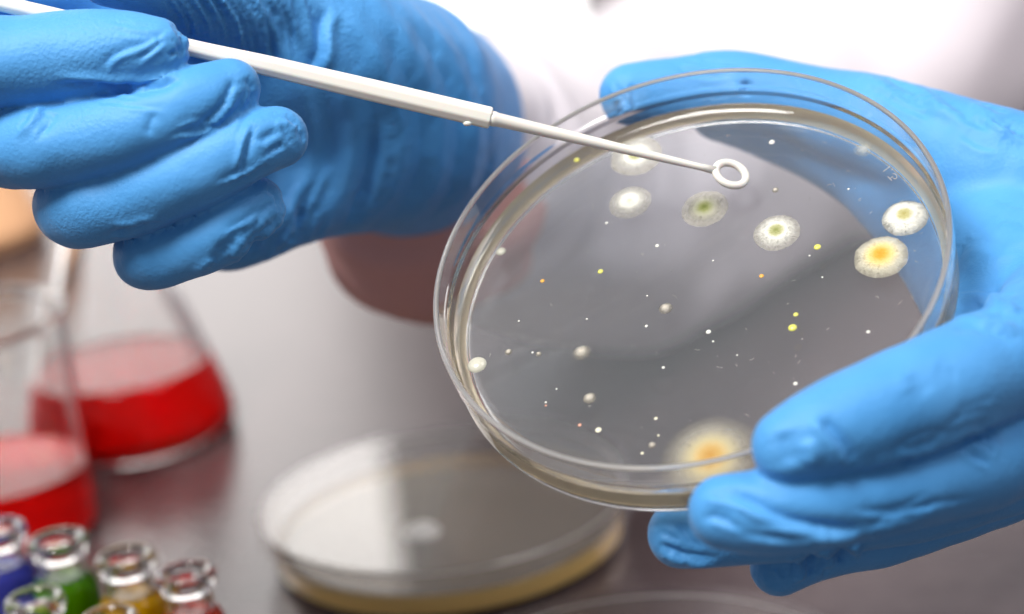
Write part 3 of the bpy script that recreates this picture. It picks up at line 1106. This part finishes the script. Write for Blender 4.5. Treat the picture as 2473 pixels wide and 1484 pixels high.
for px, py, rp, m in dots:
    x, y = on_agar(px, py)
    rr = math.hypot(x, y)
    if rr > 42.4:
        x, y = x * 42.4 / rr, y * 42.4 / rr
    dcam = depth_of(DM @ Vector((x * .001, y * .001, ZA * .001)))
    R = rp / FPX * dcam
    o = mesh_obj('colony', dvs * R * np.array([1, 1, 0.75]), [tuple(reversed(f)) for f in dfs], m, agar)
    o.location = (x * .001, y * .001, (ZA + (0.35 if rr > 41 else 0)) * .001)

# lint and scratches on the agar: fine curled threads, too many to count
V, F = [], []
for _ in range(90):
    a, r = random.uniform(0, 6.283), 40 * math.sqrt(random.random())
    x, y, th = r * math.cos(a), r * math.sin(a), random.uniform(0, 6.28)
    cur = random.uniform(-2, 2)
    n = random.randint(2, 6)
    st = random.uniform(0.10, 0.25)
    for k in range(n):
        x2, y2 = x + st * math.cos(th), y + st * math.sin(th)
        nx, ny = -math.sin(th) * 0.025, math.cos(th) * 0.025
        b = len(V)
        zz = ZA + 0.02
        V += [(x + nx, y + ny, zz), (x - nx, y - ny, zz), (x2 - nx, y2 - ny, zz), (x2 + nx, y2 + ny, zz), (x, y, zz + 0.04), (x2, y2, zz + 0.04)]
        F += [(b, b + 4, b + 5, b + 3), (b + 4, b + 1, b + 2, b + 5), (b, b + 3, b + 2, b + 1)]
        x, y, th = x2, y2, th + cur * random.uniform(0.2, 0.8)
li = mesh_obj('lint', np.array(V) * 0.001, F, WHC, agar, smooth=False)
li['kind'] = 'stuff'

# moulded marks near the wall, drawn as raised strokes
marks = [[(2149, 403), (2133, 415)], [(2153, 412), (2155, 409)], [(2156, 420), (2162, 421), (2166, 425), (2166, 430), (2162, 433), (2157, 431)], [(2144, 427), (2150, 433), (2154, 437)], [(2151, 431), (2156, 427)]]
V, F = [], []
for mk in marks:
    q2 = [on_agar(x + 0, y, ZA + 0.05) for x, y in mk]
    for (x, y), (x2, y2) in zip(q2[:-1], q2[1:]):
        t = np.array([x2 - x, y2 - y]); t = t / np.linalg.norm(t)
        nx, ny = -t[1] * 0.05, t[0] * 0.05
        b = len(V)
        z0, z1 = ZA + 0.01, ZA + 0.12
        V += [(x + nx, y + ny, z0), (x - nx, y - ny, z0), (x2 - nx, y2 - ny, z0), (x2 + nx, y2 + ny, z0), (x + nx, y + ny, z1), (x - nx, y - ny, z1), (x2 - nx, y2 - ny, z1), (x2 + nx, y2 + ny, z1)]
        F += [(b, b + 1, b + 2, b + 3), (b + 7, b + 6, b + 5, b + 4), (b, b + 4, b + 5, b + 1), (b + 1, b + 5, b + 6, b + 2), (b + 2, b + 6, b + 7, b + 3), (b + 3, b + 7, b + 4, b)]
MRK = mat('moulded_styrene', (0.46, 0.48, 0.47), 0.3, 0.5)
mesh_obj('moulded_mark', np.array(V) * 0.001, F, MRK, body, smooth=False)


# --- closed dishes on the table
def closed_dish(loc, label, colonies):
    r = empty('petri_dish', loc)
    tag(r, label, 'petri dish', 'petri dishes')
    b, ag = dish_base(r, 43.5, 12.5, 5.6, AGAR2, shell=THIN)
    Rl, Hb, Ht = 45.5, 7.4, 14.2
    prof = [(0, Ht), (Rl - 1.5, Ht)] + arc(Rl - 1.2, Ht - 1.2, 1.2, 90, 0, 5) + [(Rl, Hb + 0.3), (Rl - 0.3, Hb), (Rl - 0.8, Hb), (Rl - 1.1, Hb + 0.3)] + [(Rl - 1.1, Ht - 2.0), (Rl - 1.9, Ht - 1.1), (0, Ht - 1.1)]
    prof = list(reversed(prof))
    lathe('lid', prof, THIN, r, 128)
    for (x, y, rr) in colonies:
        o = mesh_obj('colony', dvs * rr * 0.001 * np.array([1, 1, 0.5]), [tuple(reversed(f)) for f in dfs], WHC, ag)
        o.location = (x * .001, y * .001, 5.6 * .001)
    return r


d2 = on_table(1074, 1192, 0.0142)
d2c = closed_dish((d2.x, d2.y, 0.0006), 'closed petri dish of amber agar lying on the dark table', [])
cp = on_table(1020, 1285, 0.0065)
o = mesh_obj('colony', dvs * 0.0047 * np.array([1, 1, 0.9]), [tuple(reversed(f)) for f in dfs], mat('bright_white_colony', (0.9, 0.88, 0.84), 0.5, 0.4), [c for c in d2c.children if c.name.startswith('agar')][0])
o.location = (cp.x - d2.x, cp.y - d2.y, 0.0056)
d3 = on_table(1545, 1482 + 172, 0.0142)
closed_dish((d3.x, d3.y, 0.0006), 'closed petri dish whose rim just shows at the bottom edge', [])


# ================================================================== GLASSWARE
def liquid_mat(name, color, milk=0.12):
    m = mat(name, color, 0.04, 0.28, Transmission_Weight=1 - milk, IOR=1.33)
    return m


RED = liquid_mat('red_liquid', (0.66, 0.003, 0.002), 0.5)
ORANGE = liquid_mat('orange_liquid', (1.0, 0.58, 0.32), 0.8)


def erlenmeyer(loc, R, label, liquid, hl, name='erlenmeyer_flask', group='flasks and beakers'):
    r = empty(name, loc)
    tag(r, label, 'flask', group)
    k = R / 27.0
    wl = 1.3
    outer = [(0, 0.8), (22, 0.2), (24, 0.0)] + arc(23.5, 3.5, 3.5, -90, 20, 5)[1:] + [(25.6, 11), (22.2, 22), (17, 38), (12, 53), (10.2, 59), (9.8, 66), (9.8, 72), (11.2, 74.2), (11.4, 75.2), (10.6, 76)]
    inner = [(8.4, 75.4), (8.2, 72), (8.2, 60), (10.4, 53), (15.5, 38), (20.7, 22), (24.1, 11), (25.2, 6), (23.5, 2.6), (20, 2.0), (0, 2.2)]
    lathe('glass_body', [(a * k, b * k) for a, b in outer + inner], GLASS, r, 96)

    def rad(z):
        zs = [2.0, 2.6, 6, 11, 22, 38, 53]
        rs = [20, 23.5, 25.2, 24.1, 20.7, 15.5, 10.4]
        return float(np.interp(z, zs, rs))
    zs = [1.7, 2.6, 4, 6, 8, 11, 15, 19]
    lp = [(0, 1.9)] + [(rad(z) + (0.25 if z < 2 else 1.66), z) for z in zs if z < hl] + [(rad(hl) + 1.6, hl), (rad(hl) + 0.3, hl + 0.4), (rad(hl) - 1.2, hl), (0, hl)]
    lathe('liquid', [(a * k, b * k) for a, b in lp], liquid, r, 96)
    return r


fb = on_table(328, 1050)
s = FPX / (depth_of(fb) * 1000)
erlenmeyer(fb, 246 / s, 'conical flask half hidden behind the fist with bright red liquid', RED, 20)
ob = on_table(-75, 590)
erlenmeyer(ob, 30, 'blurred flask of orange liquid far behind the fist', ORANGE, 24)

bb = on_table(22, 1290)
s = FPX / (depth_of(bb) * 1000)
R = 222 / s
bk = empty('beaker', bb)
tag(bk, 'straight glass beaker of red liquid cut by the left edge', 'beaker', 'flasks and beakers')
Hb = 2.5 * R
prof = [(0, 1.0), (R - 3.5, 0.4)] + arc(R - 3, 3, 3, -90, 0, 5) + [(R, Hb - 2), (R + 0.9, Hb - 0.4), (R + 0.8, Hb + 0.2), (R - 0.4, Hb), (R - 1.4, Hb - 2.4), (R - 1.4, 3.4), (R - 2.2, 2.4), (R - 3.5, 2.1), (0, 2.2)]
lathe('glass_body', prof, GLASS, bk, 96)
hl = 0.77 * R
lathe('liquid', [(0, 1.9), (R - 3.6, 1.8), (R - 1.9, 2.3), (R + 0.06, 3.4), (R + 0.06, hl), (R - 1.1, hl + 0.5), (R - 2.2, hl), (0, hl)], RED, bk, 96)

vial_specs = [(-12, 1272, (0.05, 0.06, 0.42), 'small glass vial of blue liquid at the left edge'),
              (137, 1298, (0.08, 0.27, 0.0), 'small open vial of green liquid beside the blue one'),
              (300, 1338, (0.66, 0.34, 0.0), 'small open vial of yellow liquid between green and red vials'),
              (446, 1378, (0.58, 0.03, 0.0), 'small open vial of red liquid at the right end of the row'),
              (82, 1440, (0.30, 0.42, 0.02), 'small open vial in front of the green vial, bottom left corner'),
              (260, 1486, (0.75, 0.35, 0.02), 'small open vial cut by the bottom edge, in front of the yellow vial')]
VH = 38.0
for px, py, c, lab in vial_specs:
    tp = on_table(px, py, VH * 0.001)
    v = empty('glass_vial', (tp.x, tp.y, 0))
    tag(v, lab, 'vial', 'row of small coloured vials')
    s = FPX / (depth_of(tp) * 1000)
    k = 74 / s / 7.0
    H = VH
    outer = [(0, 0.6), (5.6, 0.2)] + [(a, b) for a, b in arc(6.4, 1.2, 1.2, -90, 0, 4)] + [(7.6, H - 13)] + [(7.2, H - 10.6), (6.0, H - 8.8), (5.5, H - 7.2), (5.5, H - 4.6), (6.2, H - 3.9), (6.9, H - 3.0), (7.1, H - 1.6), (6.7, H - 0.4), (6.0, H)]
    inner = [(4.9, H - 0.2), (4.3, H - 1.2), (4.1, H - 3), (4.1, H - 7.4), (4.8, H - 9.4), (6.0, H - 11.2), (6.5, H - 13), (6.5, 2.0), (5.4, 1.5), (0, 1.6)]
    lathe('glass_body', [(a * k, b) for a, b in outer + inner], GLASS, v, 64)
    hl = H - 8.9
    lathe('liquid', [(0, 1.3), (5.6 * k, 1.2), (7.66 * k, 2.0), (7.66 * k, H - 13), (7.26 * k, H - 10.6), (6.1 * k, hl), (4.6 * k, hl + 0.1), (0, hl - 0.1)], liquid_mat('vial_liquid', c, 0.5), v, 64)
print('built', len(bpy.data.objects))
